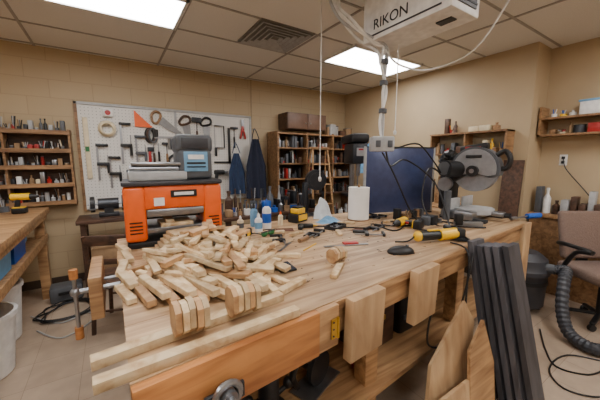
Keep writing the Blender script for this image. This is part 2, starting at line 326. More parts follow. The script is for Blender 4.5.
for k in range(3):
    a=k*2.09; b.cyl((.1,-.1,1.52),(.16,-.1+.16*math.cos(a),1.52+.16*math.sin(a)),.007,STEEL); b.sph((.16,-.1+.16*math.cos(a),1.52+.16*math.sin(a)),(.02,.02,.02),BLACK)
b.box((0,-.225,1.6),(.1,.012,.1),LGREY); b.box((0,-.235,1.63),(.06,.01,.02),RED); b.done()
b=B('hanging_work_shirt'); b.grid(lambda u,v:Vector((3.3+.2*(u-.5)*(1.2-.4*v),3.22+.02*math.sin(u*14),1.3+.45*v)),16,12,LBLUE); b.grid(lambda u,v:Vector((3.3+.2*(u-.5)*(1.2-.4*v),3.24+.02*math.sin(u*14),1.3+.45*v)),16,12,LBLUE); b.cyl((3.3,3.23,0.0),(3.3,3.23,1.76),.012,DSTEEL); b.box((3.3,3.23,1.75),(.26,.03,.02),DKW); b.cyl((3.3,3.23,0),(3.3,3.23,.02),.15,DSTEEL); b.done(ang=80)
b=B('assembly_bench'); b.b2((1.1,3.35,.76),(2.5,3.85,.80),DKW,.004)
for x in(1.14,2.4): 
    for y in(3.4,3.76): b.b2((x,y,0),(x+.06,y+.05,.76),DKW)
b.b2((1.15,3.4,.2),(2.45,3.8,.22),DKW); b.done()
clutter('bench_clutter',1.15,2.45,3.65,.802,.36,91,dens=.07,dep=.2,pal=[BLACK,GREY,DSTEEL,DKW,LGREY,GREY,DKW])
clutter('bench_clutter',1.15,2.45,3.45,.802,.2,94,dens=.06,dep=.1,pal=[BLACK,STEEL,CARD,WHITE,LGREY,BLUE,OAK])
clutter('stored_boxes',1.2,2.2,3.6,.222,.3,92,dens=.1,dep=.25,pal=[BLACK,GREY,CARD,DKW])
b=B('swivel_shop_stool'); b.at((1.5,2.95,0)); b.cyl((0,0,.66),(0,0,.72),.17,BLACK,seg=28); b.cyl((0,0,.1),(0,0,.66),.025,STEEL)
for k in range(4):
    a=k*1.57+.5; b.cyl((.0,.0,.3),(.22*math.cos(a),.22*math.sin(a),0),.014,STEEL)
b.ring((0,0,.25),.17,.01,STEEL,n=24); b.done()
b=B('band_saw'); b.at((2.18,2.95,0),-20,sc=.92); b.box((0,0,.35),(.4,.34,.7),DSTEEL,bev=.02); b.box((0,0,.86),(.4,.4,.03),STEEL,bev=.005); b.box((0,0,.78),(.2,.16,.14),CAST,bev=.01); b.box((-.17,.02,1.08),(.07,.12,.5),CAST,bev=.02)
b.cyl((-.02,-.03,1.36),(-.02,.07,1.36),.14,CAST,seg=28); b.cyl((-.02,-.04,1.36),(-.02,-.03,1.36),.1,DSTEEL,seg=28); b.box((.08,0,1.12),(.03,.04,.16),BLACK,bev=.005); b.box((.08,0,1.0),(.004,.012,.3),STEEL); b.done()
# ---------------- left side ----------------
b=B('side_workbench'); b.b2((-1.6,1.9,.93),(-.6,4.15,.99),FRW,.006)
for x in(-1.55,-.72):
    for y in(1.95,4.0): b.b2((x,y,0),(x+.08,y+.08,.93),FRW)
b.b2((-.65,1.95,.88),(-.62,4.1,.93),FRW); b.b2((-1.55,1.95,.66),(-.64,4.08,.68),FRW); b.b2((-.66,1.95,.63),(-.63,4.1,.70),FRW); b.done()
def drill(name,loc,rz,body,sc=1,rot=None):
    b=B(name); b.at(loc,rz,rot=rot,sc=sc)
    b.cyl((-.09,0,.16),(.05,0,.16),.032,body); b.cyl((.05,0,.16),(.09,0,.16),.03,BLACK,r2=.018); b.cyl((.09,0,.16),(.12,0,.16),.018,BLACK,r2=.01); b.cyl((.12,0,.16),(.17,0,.16),.004,STEEL)
    b.box((-.05,0,.09),(.042,.036,.12),BLACK,rot=(0,12,0),bev=.012); b.box((-.04,0,.03),(.11,.07,.055),BLACK,bev=.012); b.box((-.04,0,.004+.055),(.09,.06,.012),body,bev=.003); b.box((-.022,0,.115),(.02,.015,.03),RED,bev=.004); b.cyl((-.1,0,.16),(-.09,0,.16),.028,BLACK); return b.done()
drill('cordless_drill',(-.72,3.75,.992),-10,YEL,1.0); drill('cordless_drill',(-1.0,3.6,.992),30,GREEN,1)
clutter('bench_tools',-1.5,-1.0,3.0,.992,.12,33,dens=.06,pal=[BLACK,GREY,STEEL,GREEN,CARD]); clutter('bench_tools',-1.5,-.85,3.95,.992,.14,35,dens=.05,pal=[BLACK,GREY,STEEL,LGREY,CARD])
def bin_(x,y,z,m):
    b=B('storage_bin'); t=.006; w,d,h=.3,.36,.16
    b.box((x,y,z+.004),(w,d,.008),m)
    for sx in(-1,1): b.box((x+sx*w/2,y,z+h/2),(t,d,h),m,rot=(0,sx*4,0)); b.box((x,y+sx*d/2,z+h/2),(w,t,h),m,rot=(-sx*4,0,0))
    for sx in(-1,1): b.box((x+sx*(w/2+.012),y,z+h),(.03,d+.05,.01),m); b.box((x,y+sx*(d/2+.012),z+h),(w+.05,.03,.01),m)
    b.box((x-.05,y,z+.1),(.14,.2,.14),LGREY,rot=(0,0,20),bev=.01); b.box((x+.06,y+.05,z+.12),(.08,.2,.12),WHITE,rot=(10,0,-20),bev=.01); return b.done()
bin_(-.84,2.8,.682,LBLUE); bin_(-.84,3.25,.682,BLUE)
b=B('shop_light_box'); b.box((-.85,3.7,.782),(.2,.22,.18),WHITE,bev=.015); b.box((-.745,3.7,.78),(.01,.16,.12),LBLUE); b.done()
def can(x,y,h,r):
    b=B('trash_can'); b.lathe([(r*.75,0),(r*.8,.01),(r,h),(r*1.07,h),(r*1.07,h+.03),(r*.97,h+.03),(r*.97,h-.01),(r*.77,.03),(.001,.03)],(x,y,0),WHITE); return b.done()
can(-.85,2.74,.42,.2); can(-.90,3.25,.45,.19)
b=B('grinder_stand'); b.b2((-.35,3.75,.82),(.35,4.2,.86),DKW,.004)
for x in(-.32,.26):
    for y in(3.8,4.1): b.b2((x,y,0),(x+.05,y+.05,.82),DKW)
b.b2((-.3,3.8,.25),(.3,4.15,.27),DKW); b.done()
b=B('bench_grinder'); b.at((-.05,3.98,.862)); b.box((0,0,.02),(.2,.16,.04),DSTEEL,bev=.008); b.cyl((-.1,0,.14),(.1,0,.14),.065,DSTEEL); b.box((0,0,.07),(.09,.1,.08),DSTEEL)
for s_ in(-1,1): b.cyl((s_*.13,0,.14),(s_*.17,0,.14),.09,BLACK); b.cyl((s_*.17,0,.14),(s_*.178,0,.14),.07,LGREY); b.cyl((s_*.1,0,.14),(s_*.2,0,.14),.01,STEEL); b.box((s_*.15,-.11,.1),(.06,.06,.01),STEEL)
b.done()
b=B('bench_vise'); b.at((.25,3.93,.862),15); b.cyl((0,0,0),(0,0,.03),.07,CAST); b.box((0,.03,.08),(.1,.14,.08),CAST,bev=.015); b.box((0,-.04,.12),(.16,.03,.07),CAST,bev=.006); b.box((0,-.09,.12),(.16,.03,.07),CAST,bev=.006); b.cyl((0,-.1,.08),(0,-.2,.08),.012,STEEL); b.cyl((-.08,-.19,.08),(.08,-.19,.08),.006,STEEL); b.done()
b=B('storage_crate'); b.b2((-.25,3.84,.272),(.2,4.12,.52),CARD,.005); b.box((0,3.98,.53),(.48,.3,.02),CARD); b.done()
b=B('wooden_chair'); b.at((.02,3.05,0),160)
for sx in(-1,1): b.cyl((sx*.19,-.18,0),(sx*.17,-.17,.43),.018,DKW); b.cyl((sx*.19,.2,0),(sx*.17,.17,.43),.018,DKW); b.cyl((sx*.17,.18,.43),(sx*.18,.24,.88),.016,DKW)
b.box((0,0,.445),(.4,.4,.035),DKW,bev=.01); b.box((0,.235,.84),(.38,.025,.09),DKW,bev=.01); b.box((0,.215,.65),(.36,.02,.05),DKW,bev=.008)
for y in(-.18,.19): b.cyl((-.18,y,.2),(.18,y,.2),.01,DKW)
b.done()
b=B('extension_cord_tangle'); r=random.Random(3); pts=[]
for i in range(34): a=i*.8; q=.1+.1*r.random(); pts.append((-.45+q*1.4*math.cos(a),3.55+q*math.sin(a)*1.2,.012+.02*r.random()))
b.tube(pts,.007,BLACK,seg=6); b.tube([(-.75,3.6,.01),(-.5,3.3,.01),(-.3,3.4,.01),(-.25,3.2,.01),(-.45,3.0,.01),(-.65,3.25,.01)],.006,LGREY,seg=6); b.done()
b=B('grey_tool_case'); b.box((-.5,3.92,.08),(.28,.22,.16),GREY,rot=(0,0,4),bev=.02); b.box((-.5,3.8,.1),(.12,.02,.03),BLACK,rot=(0,0,4),bev=.006); b.done()
# ---------------- main workbench ----------------
ZT=.95
b=B('main_workbench')
E=[0,.19,.36,.57,.79,1.0]
for i in range(5):
    q=lambda x,t:(.77+(1.04-.77)*x/3.1)*(1-t)+(2.36+(2.2-2.36)*x/3.1)*t
    b.prism([(0,q(0,E[i])+.0012),(3.12,q(3.12,E[i])+.0012),(3.14,q(3.14,E[i+1])-.0012),(0,q(0,E[i+1])-.0012)],.035,TOPW,(0,0,ZT-.035))
ang=math.degrees(math.atan2(.27,3.1))
nF=Vector((math.sin(math.radians(ang)),-math.cos(math.radians(ang)),0))
def frontbox(x0,x1,z0,z1,off,th,mat,bev=.003):
    xm=(x0+x1)/2; p=Vector((xm,.77+.087*xm,(z0+z1)/2))+nF*(off+th/2)
    b.box(p,((x1-x0)/math.cos(math.radians(ang)),th,z1-z0),mat,rot=(0,0,ang),bev=bev)
frontbox(.0,.60,.775,.948,0,.03,ORW); frontbox(.62,3.08,.80,.913,-.035,.03,FRW); frontbox(.60,.70,.78,.948,0,.028,FRW); frontbox(.70,3.1,.912,.948,-.002,.012,FRW,.002)
for x,y in((.06,.84),(1.05,.98),(2.05,1.06),(2.98,1.1),(.06,2.2),(1.05,2.16),(2.05,2.12),(2.98,2.06)): b.b2((x,y,0),(x+.09,y+.09,.915),FRW,.004)
b.prism([(.05,.84),(3.0,1.1),(3.05,2.15),(.05,2.3)],.03,FRW,(0,0,.27))
b.b2((0.0,.8,.8),(.03,2.33,.915),ORW); b.b2((.05,2.28,.8),(3.1,2.3,.915),FRW) 
b.b2((2.98,1.0,0.0),(3.12,1.035,.95),PLY,.003)
b.done()
def jaw(x0,x1,z0):
    b=B('vise_jaw_board'); xm=(x0+x1)/2; p=Vector((xm,.77+.087*xm,(z0+.96)/2))+nF*.04
    b.box(p,(x1-x0,.045,.96-z0),PLY,rot=(2,0,ang),bev=.004)
    return b.done()
jaw(.74,.945,.69); jaw(1.2,1.41,.68)
b=B('brass_hinge'); p=Vector((.67,.828,.86))+nF*.034; b.box(p,(.03,.005,.08),BRASS,rot=(0,0,ang)); b.cyl(p+Vector((.018,0,-.042)),p+Vector((.018,0,.042)),.006,BRASS,seg=10)
for dz in(-.028,0,.028): b.cyl(p+Vector((-.006,0,dz)),p+Vector((-.006,-.005,dz)),.004,DSTEEL,seg=8)
b.done()
b=B('end_vise'); b.b2((-.13,1.62,.74),(-.075,2.0,.95),FRW,.006); b.cyl((-.2,1.72,.86),(-.002,1.72,.86),.013,STEEL); b.cyl((-.002,1.9,.84),(-.13,1.9,.84),.01,STEEL); b.sph((-.19,1.72,.86),(.022,.022,.022),STEEL)
b.cyl((-.19,1.72,.66),(-.19,1.72,.96),.009,STEEL); b.cyl((-.19,1.72,.62),(-.19,1.72,.68),.018,ORW); b.cyl((-.19,1.72,.93),(-.19,1.72,.975),.018,ORW); b.done()
b=B('bench_screw_clamp'); b.at((.225,.748,.85),ang); b.ring((0,-.03,.0),.036,.01,STEEL,rot=(90,0,0)); b.cyl((0,.0,0),(0,-.05,0),.022,STEEL); b.cyl((0,-.03,0),(0,-.1,0),.01,STEEL); b.sph((0,-.1,0),(.018,.018,.018),STEEL); b.cyl((-.02,-.1,-.0),(.06,-.1,-.04),.012,ORW,r2=.018); b.cyl((.02,-.1,0),(-.06,-.1,.035),.006,STEEL); b.box((0,-.008,-.02),(.12,.014,.05),CAST,bev=.004); b.done()
# ---------------- planer ----------------
CHAR=M('charcoal',(50,50,55),.5)
b=B('thickness_planer'); b.at((.35,2.17,.95),-3)
b.box((0,0,.02),(.58,.34,.04),BLACK,bev=.01)
for sx in(-1,1):
    b.box((sx*.235,0,.215),(.12,.35,.35),ORANGE,bev=.025,seg=3)
    for k in range(4): b.box((sx*.235,-.176,.1+k*.022),(.07,.006,.008),BLACK)
b.box((0,.03,.1),(.36,.34,.03),STEEL,bev=.003)
b.box((0,0,.315),(.37,.33,.15),ORANGE,bev=.015); b.box((0,-.12,.215),(.35,.08,.05),STEEL,bev=.01); b.box((0,.06,.2),(.35,.1,.1),BLACK)
b.box((0,.0,.405),(.6,.37,.03),CHAR,bev=.01)
b.box((-.1,-.18,.29),(.06,.012,.05),WHITE); b.box((.05,-.168,.335),(.16,.01,.045),BLACK); b.box((.05,-.174,.335),(.12,.006,.02),WHITE)
b.box((0,-.04,.128),(.2,.2,.022),PINE,rot=(0,0,3),bev=.002); b.box((-.04,-.03,.15),(.05,.22,.02),PINE,bev=.002)
b.box((-.09,0,.45),(.34,.3,.06),LGREY,bev=.012)
for k in range(3): b.cyl((-.25,-.1+.1*k,.495),(.07,-.1+.1*k,.495),.02,STEEL)
b.box((-.09,0,.525),(.3,.27,.02),STEEL,bev=.006)
b.box((.14,.0,.52),(.22,.28,.2),GREY,bev=.03,seg=3); b.box((.14,0,.66),(.24,.26,.12),GREY,bev=.03,seg=3); b.box((.14,-.133,.66),(.17,.01,.07),CHAR,bev=.002); b.box((.14,-.145,.54),(.15,.012,.13),LBLUE,bev=.002); b.box((.14,-.153,.57),(.1,.006,.03),WHITE); b.box((.14,-.153,.53),(.12,.006,.012),BLACK); b.box((.14,-.153,.505),(.12,.006,.008),BLACK)
b.cyl((.0,0,.62),(.0,-.0,.7),.012,STEEL); b.box((-.03,0,.7),(.12,.02,.015),STEEL); b.cyl((-.08,0,.7),(-.08,0,.75),.014,BLACK)
b.done()
b=B('planed_boards')
for k in range(5): b.box((.33+.01*k,1.9-.008*k,.962+.0235*k),(.28-.02*k,.15,.022),PINE,rot=(0,0,-5+4*k),bev=.002)
b.done()
# ---------------- offcut pile ----------------
b=B('wood_offcut_pile'); r=random.Random(17)
def piece(x,y,z,L,w,t,rz,ry=0,rx=0): b.box((x,y,z),(L,w,t),PINE if r.random()<.75 else PINE2,rot=(rx,ry,rz),bev=.0018,seg=1)
for k in range(9):
    n=[44,42,38,32,26,20,14,8,4][k]; pts=[]; tries=0
    while len(pts)<n and tries<5000:
        tries+=1; a=r.uniform(0,6.28); q=math.sqrt(r.random()); x=.41+(.34-.032*k)*q*math.cos(a); y=1.42+.014*k+(.37-.034*k)*q*math.sin(a)
        if x<.1 or y>1.68: continue
        if all((x-u)**2+(y-v)**2>.0024 for u,v in pts): pts.append((x,y))
    for x,y in pts:
        base=105 if x<.36 else (75 if x<.5 else 40)
        rz=base+r.uniform(-22,22) if r.random()<.7 else r.uniform(0,180)
        L=r.choice([.09,.13,.17,.2,.24,.27]); L=min(L,.27 if k<6 else .2)
        piece(x,y,ZT+.014+.022*k,L,r.uniform(.026,.042),r.choice([.016,.02,.024]),rz,r.uniform(-10,10)*(k>0),r.uniform(-14,14)*(k>0))
for i in range(8): piece(.012+.014*(i%3),1.32+.09*i,ZT+.013+.024*(i%2),.19,.036,.022,90+r.uniform(-14,14))
for i,(x,y,rz) in enumerate([(.07,1.27,100),(.11,1.25,104),(.15,1.23,98),(.19,1.21,106),(.23,1.19,108),(.27,1.17,105),(.31,1.15,112),(.36,1.13,102),(.41,1.11,104),(.46,1.11,98),(.52,1.1,90)]): piece(x,y,ZT+.012+.026*(i%2)+.01,.25,.034,.026,rz,0,0)
for x,y,rz in((.66,1.36,80),(.7,1.45,30),(.74,1.58,120),(.7,1.72,10),(.84,1.74,-20),(.8,1.38,150),(.62,1.02,20)): piece(x,y,ZT+.012,r.uniform(.14,.2),.036,.022,rz)
b.done()
def stack(name,x,y,z,rz,n=5,h=.1,t=.021):
    b=B(name); b.at((x,y,z),rz); r=random.Random(int(x*100)); q=.034
    for i in range(n):
        dz=r.uniform(0,.01); dy=r.uniform(-.006,.006); hh=h-.005*(i%2)
        b.prism([(p[0]+dy,p[1]) for p in [(-.014,0),(.014,0),(q,.02),(q,hh-.02),(.014,hh),(-.014,hh),(-q,hh-.02),(-q,.02)]],t*.88,PINE if i%3 else PINE2,(-n*t/2+i*t,0,dz),(90,0,90))
    return b.done(ang=20)
b=B('long_wood_strip'); b.box((.225,.925,.965),(.62,.04,.028),PINE,rot=(0,0,6),bev=.002); b.done()
b=B('long_wood_strip'); b.box((.225,.81,.965),(.6,.038,.028),PINE,rot=(0,0,3),bev=.002); b.done()
stack('octagonal_block_stack',.17,.87,.981,5,t=.02); stack('octagonal_block_stack',.345,.885,.981,5,t=.02)
b=B('wood_offcut'); b.box((.9,1.05,.961),(.17,.035,.02),PINE,rot=(0,0,38),bev=.002); b.done()
stack('octagonal_block_stack',1.0,1.17,.952,10,n=5,h=.075,t=.02)
for x,y,l,rz in((.98,1.9,.2,-15),(1.12,1.78,.13,15),(1.4,1.62,.12,60),(1.68,1.85,.15,-30),(2.05,1.7,.14,10)):
    b=B('wood_offcut'); b.box((x,y,.961),(l,.035,.018),PINE,rot=(0,0,rz),bev=.002); b.done()
b=B('smartphone'); b.box((.71,1.24,.957),(.09,.12,.011),BLACK,rot=(0,0,-8),bev=.005); b.box((.71,1.24,.963),(.08,.108,.002),M('phone_glass',(50,58,72),.15),rot=(0,0,-8)); b.done()
b=B('computer_mouse'); b.sph((1.42,1.08,.958),(.085,.05,.034),BLACK,rot=(0,0,-20)); b.box((1.42,1.08,.953),(.14,.08,.006),BLACK,rot=(0,0,-20),bev=.003); b.cyl((1.455,1.07,.99),(1.47,1.065,.988),.006,GREY); b.done()
def bottle(name,x,y,r_,h,body,cap,lab=None):
    b=B(name); b.lathe([(r_*.95,0),(r_,.01),(r_,h*.62),(r_*.8,h*.7),(r_*.35,h*.76)],(x,y,.951),body); b.lathe([(r_*.4,0),(r_*.38,h*.12),(r_*.12,h*.24)],(x,y,.951+h*.76),cap)
    if lab: b.cyl((x,y,.951+h*.2),(x,y,.951+h*.52),r_*1.02,lab)
    return b.done()
bottle('wood_glue_bottle',1.03,2.08,.036,.24,WHITE,BLUE,BLUE); bottle('glue_bottle',.92,2.0,.03,.15,WHITE,WHITE,LBLUE); bottle('spray_bottle',.97,2.2,.03,.2,LBLUE,BLACK); bottle('small_oil_bottle',1.18,2.12,.022,.12,CREAM,ORANGE); bottle('glue_bottle',.82,2.12,.026,.12,CREAM,WHITE,GREY)
b=B('paper_towel_roll'); b.lathe([(.022,0),(.095,0),(.095,.29),(.022,.29),(.022,.01)],(1.9,1.93,.962),M('paper',(236,234,230),.9,var=.02)); b.cyl((1.9,1.93,.951),(1.9,1.93,.961),.1,OAK); b.cyl((1.9,1.93,.96),(1.9,1.93,1.28),.01,OAK); b.done()
b=B('white_shop_rag')
b.grid(lambda u,v:Vector((1.66+.16*(u-.5)+.02*math.sin(v*9),2.17+.1*(v-.5),.952+.16*math.sin(u*math.pi)**.7*math.sin(v*math.pi)**.6*(1+.25*math.sin(u*17+v*11)))),20,20,M('rag',(216,222,226),.9)); b.done(ang=80)
b=B('blue_shop_towel'); b.grid(lambda u,v:Vector((1.6+.22*(u-.5),2.0+.12*(v-.5),.952+.04*abs(math.sin(u*math.pi)*math.sin(v*math.pi))*(1+.5*math.sin(u*20+v*9)))),20,20,LBLUE); b.done(ang=80)
b=B('battery_charger'); b.at((1.38,2.16,.951),20); b.box((0,0,.04),(.17,.11,.08),BLACK,bev=.015); b.box((0,-.056,.045),(.12,.008,.05),YEL); b.box((0,0,.1),(.11,.09,.05),YEL,bev=.01); b.box((0,0,.13),(.09,.07,.02),BLACK,bev=.006); b.done()
b=B('safety_glasses'); b.at((.93,1.86,.951),20)
for sx in(-1,1): b.sph((sx*.035,0,.02),(.034,.012,.02),GREEN); b.tube([(sx*.07,0,.025),(sx*.075,.06,.025),(sx*.065,.13,.008)],.004,BLACK)
b.tube([(-.07,0,.035),(0,-.012,.04),(.07,0,.035)],.005,BLACK); b.done()
b=B('combination_square'); b.at((1.24,1.36,.952),-20); b.box((0,0,.003),(.3,.026,.004),STEEL); b.box((.04,.03,.007),(.1,.045,.014),RED,bev=.004); b.done()
for (x,y,rz) in((1.25,1.67,35),(1.55,1.45,-40),(2.1,1.85,10),(.95,1.68,70),(1.75,1.55,20)):
    b=B('small_bar_clamp'); b.at((x,y,.951),rz); b.box((0,0,.012),(.22,.012,.006),STEEL); b.box((.1,.03,.012),(.02,.09,.022),BLACK,bev=.004); b.box((-.02,.03,.012),(.03,.09,.024),BLACK,bev=.006); b.cyl((-.02,.065,.015),(-.12,.065,.015),.012,BLACK); b.done()
b=B('chisel'); b.cyl((1.02,1.58,.966),(1.12,1.63,.966),.014,OAK); b.box((1.17,1.655,.962),(.1,.018,.004),STEEL,rot=(0,0,26)); b.done()
b=B('pencil'); b.cyl((.95,1.42,.955),(1.1,1.5,.955),.004,YEL,seg=6); b.done()
b=B('steel_ruler'); b.box((.9,1.56,.9525),(.02,.2,.002),STEEL,rot=(0,0,-50)); b.done()
b=B('sandpaper_sheet'); b.box((1.62,1.62,.9525),(.14,.11,.0015),M('grit',(100,64,48),.95),rot=(0,0,15)); b.box((1.12,1.95,.9525),(.14,.1,.0015),MC['grit'],rot=(0,0,-25)); b.done()
b=B('glue_gun'); b.at((1.3,1.92,.951),-30); b.box((0,0,.018),(.13,.035,.035),BLACK,bev=.01); b.box((-.04,-.05,.016),(.035,.09,.03),BLACK,rot=(0,0,-15),bev=.01); b.cyl((.065,0,.018),(.1,0,.018),.01,BRASS,r2=.004); b.done()
b=B('tape_measure'); b.box((.8,1.93,.982),(.07,.04,.06),BLACK,rot=(0,0,30),bev=.015); b.cyl((.79,1.905,.98),(.788,1.901,.98),.02,YEL); b.done()
b=B('small_parts_tray'); b.at((1.5,1.78,.951),25); b.box((0,0,.004),(.18,.11,.006),DSTEEL)
for sx in(-1,1): b.box((sx*.09,0,.014),(.005,.11,.026),DSTEEL); b.box((0,sx*.055,.014),(.18,.005,.026),DSTEEL)
r=random.Random(4)
for i in range(24): x=r.uniform(-.07,.07); y=r.uniform(-.04,.04); b.cyl((x,y,.01),(x+r.uniform(-.02,.02),y+r.uniform(-.015,.015),.018),.003,STEEL,seg=6)
b.done()
b=B('wood_shavings'); r=random.Random(9)
for i in range(260):
    x=r.uniform(.55,2.6); y=r.uniform(1.0,2.1); b.box((x,y,.9518),(r.uniform(.004,.022),r.uniform(.003,.008),.0015),r.choice([DKW,CREAM,CARD,OAK,BLACK]),rot=(0,0,r.uniform(0,180)))
b.done()
def grinder(loc,rz,sc=1):
    b=B('angle_grinder'); b.at(loc,rz,sc=sc); b.cyl((-.16,0,.04),(-.02,0,.04),.03,BLACK,r2=.028); b.cyl((-.02,0,.04),(.1,0,.045),.036,YEL,r2=.034); b.box((.12,0,.045),(.07,.062,.06),DSTEEL,bev=.014); b.cyl((.13,0,.02),(.13,0,.005),.02,STEEL); b.cyl((.13,0,.012),(.13,0,.007),.06,DSTEEL); b.sph((-.165,0,.04),(.03,.032,.032),YEL); b.box((-.06,0,.073),(.08,.02,.01),YEL,bev=.004); b.cyl((.12,.03,.05),(.12,.12,.06),.016,BLACK); b.tube([(-.19,0,.04),(-.25,-.02,.02),(-.3,.03,.006)],.005,BLACK); return b.done()
grinder((1.86,1.09,.951),-20,1.1); drill('cordless_impact_driver',(2.02,1.36,.985),200,YEL,1.05,rot=(88,0,195))
b=B('navy_whiteboard_panel'); p0=Vector((2.12,2.08,.952)); p1=Vector((2.9,1.85,.952)); a=math.degrees(math.atan2(-.23,.78)); L=(p1-p0).length; b.at((p0+p1)/2,a)
b.box((0,0,.34),(L,.02,.66),M('navy_panel',(66,76,114),.3,.2),bev=.002)
for sx in(-1,1): b.box((sx*L/2,0,.34),(.02,.03,.68),LGREY,bev=.003); b.box((sx*L*.4,0,.008),(.03,.2,.014),DSTEEL)
b.box((0,0,.675),(L,.03,.014),DSTEEL); b.done()
# miter saw
b=B('miter_saw'); b.at((2.88,1.40,.951),5,sc=1.12)
b.box((0,.04,.045),(.44,.26,.07),STEEL,bev=.015)
for sx in(-1,1): b.box((sx*.18,.0,.015),(.06,.36,.03),CAST,bev=.008); b.box((sx*.13,.1,.12),(.2,.02,.1),LGREY,bev=.004)
b.cyl((0,0,.05),(0,0,.088),.16,LGREY,seg=36); b.box((0,-.18,.06),(.07,.12,.035),STEEL,bev=.008); b.cyl((0,-.23,.055),(0,-.28,.055),.02,BLACK)
b.box((0,.21,.18),(.14,.12,.26),BLACK,bev=.02); b.cyl((-.09,.21,.28),(.09,.21,.28),.06,STEEL); b.box((.0,.15,.37),(.09,.26,.12),DSTEEL,rot=(-35,0,0),bev=.02)
b.cyl((-.003,0,.40),(.003,0,.40),.165,STEEL,seg=44)
pts=[(.19*math.cos(math.radians(t)),.19*math.sin(math.radians(t))) for t in range(-15,196,8)]; pts+=[(-.12,-.06),(.0,-.03),(.12,-.06)]
b.prism(pts,.085,GREY,(-.0425,0,.41),(90,0,90)); b.prism([(x*.88,y*.88+.004) for x,y in pts],.012,M('guard_face',(150,152,156),.35,.4),(-.052,0,.41),(90,0,90)); b.cyl((-.08,0,.40),(-.04,0,.40),.045,BLACK); b.cyl((-.088,0,.40),(-.075,0,.40),.018,STEEL); b.box((-.06,.0,.52),(.006,.12,.025),BLACK,bev=.002)
b.prism([(.172*math.cos(math.radians(t)),.172*math.sin(math.radians(t))) for t in range(170,371,8)],.05,M('clear_guard',(140,143,148),.2),(-.025,0,.40),(90,0,90))
b.cyl((-.19,.17,.42),(-.03,.13,.41),.07,BLACK,seg=28); b.cyl((-.2,.17,.42),(-.185,.17,.42),.055,GREY,seg=28); b.cyl((.03,.03,.41),(.2,.05,.44),.065,BLACK)
b.box((0,.02,.59),(.07,.22,.06),BLACK,rot=(-8,0,0),bev=.02); b.box((-.037,.02,.59),(.004,.12,.02),RED)
b.tube([(0,-.14,.52),(0,-.2,.56),(0,-.24,.5),(0,-.22,.43),(0,-.15,.42)],.02,BLACK)
b.tube([(0,.16,.5),(0,.23,.54),(.0,.28,.46)],.04,BLACK,seg=10,rib=.12,smooth=8)
b.cyl((-.25,.1,.0),(-.25,.1,.24),.028,GREY); b.done()
b=B('blue_handle_clamp'); b.cyl((3.0,1.12,.975),(3.22,1.06,.985),.008,STEEL); b.cyl((3.06,1.1,.978),(3.0,1.12,.975),.016,STEEL); b.cyl((3.2,1.07,.984),(3.32,1.01,.99),.024,BLUE); b.done()
b=B('saw_stop_rail'); b.box((2.46,1.22,.972),(.22,.04,.04),STEEL,rot=(0,0,-40),bev=.004); b.box((2.4,1.27,1.01),(.06,.06,.09),BLACK,rot=(0,0,-40),bev=.01); b.done()
clutter('saw_bench_clutter',2.16,2.56,1.72,.951,.14,71,dens=.05,pal=[BLACK,GREY,STEEL,CARD,OAK]); clutter('saw_bench_clutter',2.2,2.45,1.45,.951,.1,72,dens=.05,pal=[BLACK,GREY,STEEL,CARD,DSTEEL])
b=B('power_cord'); b.tube([(1.76,1.55,1.56),(1.84,1.5,1.4),(2.0,1.45,1.1),(2.1,1.4,.965),(2.3,1.55,.96),(2.45,1.35,.96),(2.2,1.2,.96),(2.0,1.35,.96),(2.25,1.65,.96),(2.5,1.6,.96)],.007,BLACK,seg=6); 
b.tube([(1.78,1.53,1.56),(1.95,1.62,1.45),(2.2,1.66,1.5),(2.4,1.5,1.3),(2.3,1.3,1.0),(2.1,1.15,.96),(2.0,1.12,.98)],.007,BLACK,seg=6)
b.tube([(2.68,1.6,1.36),(2.45,1.6,1.42),(2.3,1.55,1.15),(2.28,1.4,.96),(2.35,1.25,.96),(2.5,1.1,.96)],.007,BLACK,seg=6)
b.tube([(1.8,1.56,1.57),(2.0,1.6,1.6),(2.3,1.62,1.64),(2.5,1.6,1.5),(2.64,1.6,1.38)],.007,BLACK,seg=6)
b.tube([(1.3,1.95,.96),(1.45,1.85,.958),(1.6,1.7,.958),(1.72,1.62,.958),(1.85,1.7,.958),(1.8,1.45,.958),(2.0,1.5,.958),(2.1,1.6,.958),(2.0,1.72,.958),(1.9,1.6,.958),(2.1,1.45,.958)],.006,BLACK,seg=6); b.done()
b=B('draped_power_cord'); b.tube([(2.0,1.08,.98),(2.0,.99,.97),(1.86,.88,.9),(1.72,.86,.6),(1.6,.86,.42),(1.45,.88,.45),(1.4,.86,.6),(1.42,.84,.75)],.006,BLACK,seg=6); b.tube([(1.85,1.02,.96),(1.84,.9,.93),(1.8,.87,.7),(1.78,.86,.5),(1.74,.86,.35),(1.7,.95,.31)],.006,BLACK,seg=6); b.done()
# ---------------- leaning boards ----------------
def lean(name,pts,th,mat,y0,y1,n=1):
    b=B(name); k=(y1-y0)/.95
    vs=[Vector((x,y0+k*z,z)) for x,z in pts]; m=len(vs); o=Vector((0,-th,th*k))
    b._add(vs+[v+o for v in vs],[list(range(m)),list(range(m,2*m))[::-1]]+[[i,(i+1)%m,m+(i+1)%m,m+i] for i in range(m)],mat); return b
b=B('slate_board_stack')
for i in range(5):
    yt=.925-.043*i; yb=.735-.05*i; th=.031; zt=.99-.008*((i*3)%4); xa=1.90+.008*((i*2)%3)+.012*i; w=.15
    vs=[Vector(p) for p in((xa,yb,0),(xa,yb-th,0),(xa-.03,yt-th,zt),(xa-.03,yt,zt))]; vs2=[v+Vector((w,.0,0)) for v in vs]
    b._add(vs+vs2,[[0,1,2,3],[7,6,5,4],[0,4,5,1],[1,5,6,2],[2,6,7,3],[3,7,4,0]],SLATE)
b.done()
lean('leaning_plywood_board',[(1.2,0),(1.6,0),(1.8,.52),(1.72,.66),(1.34,.42)],.018,PLY,.74,.9).done()
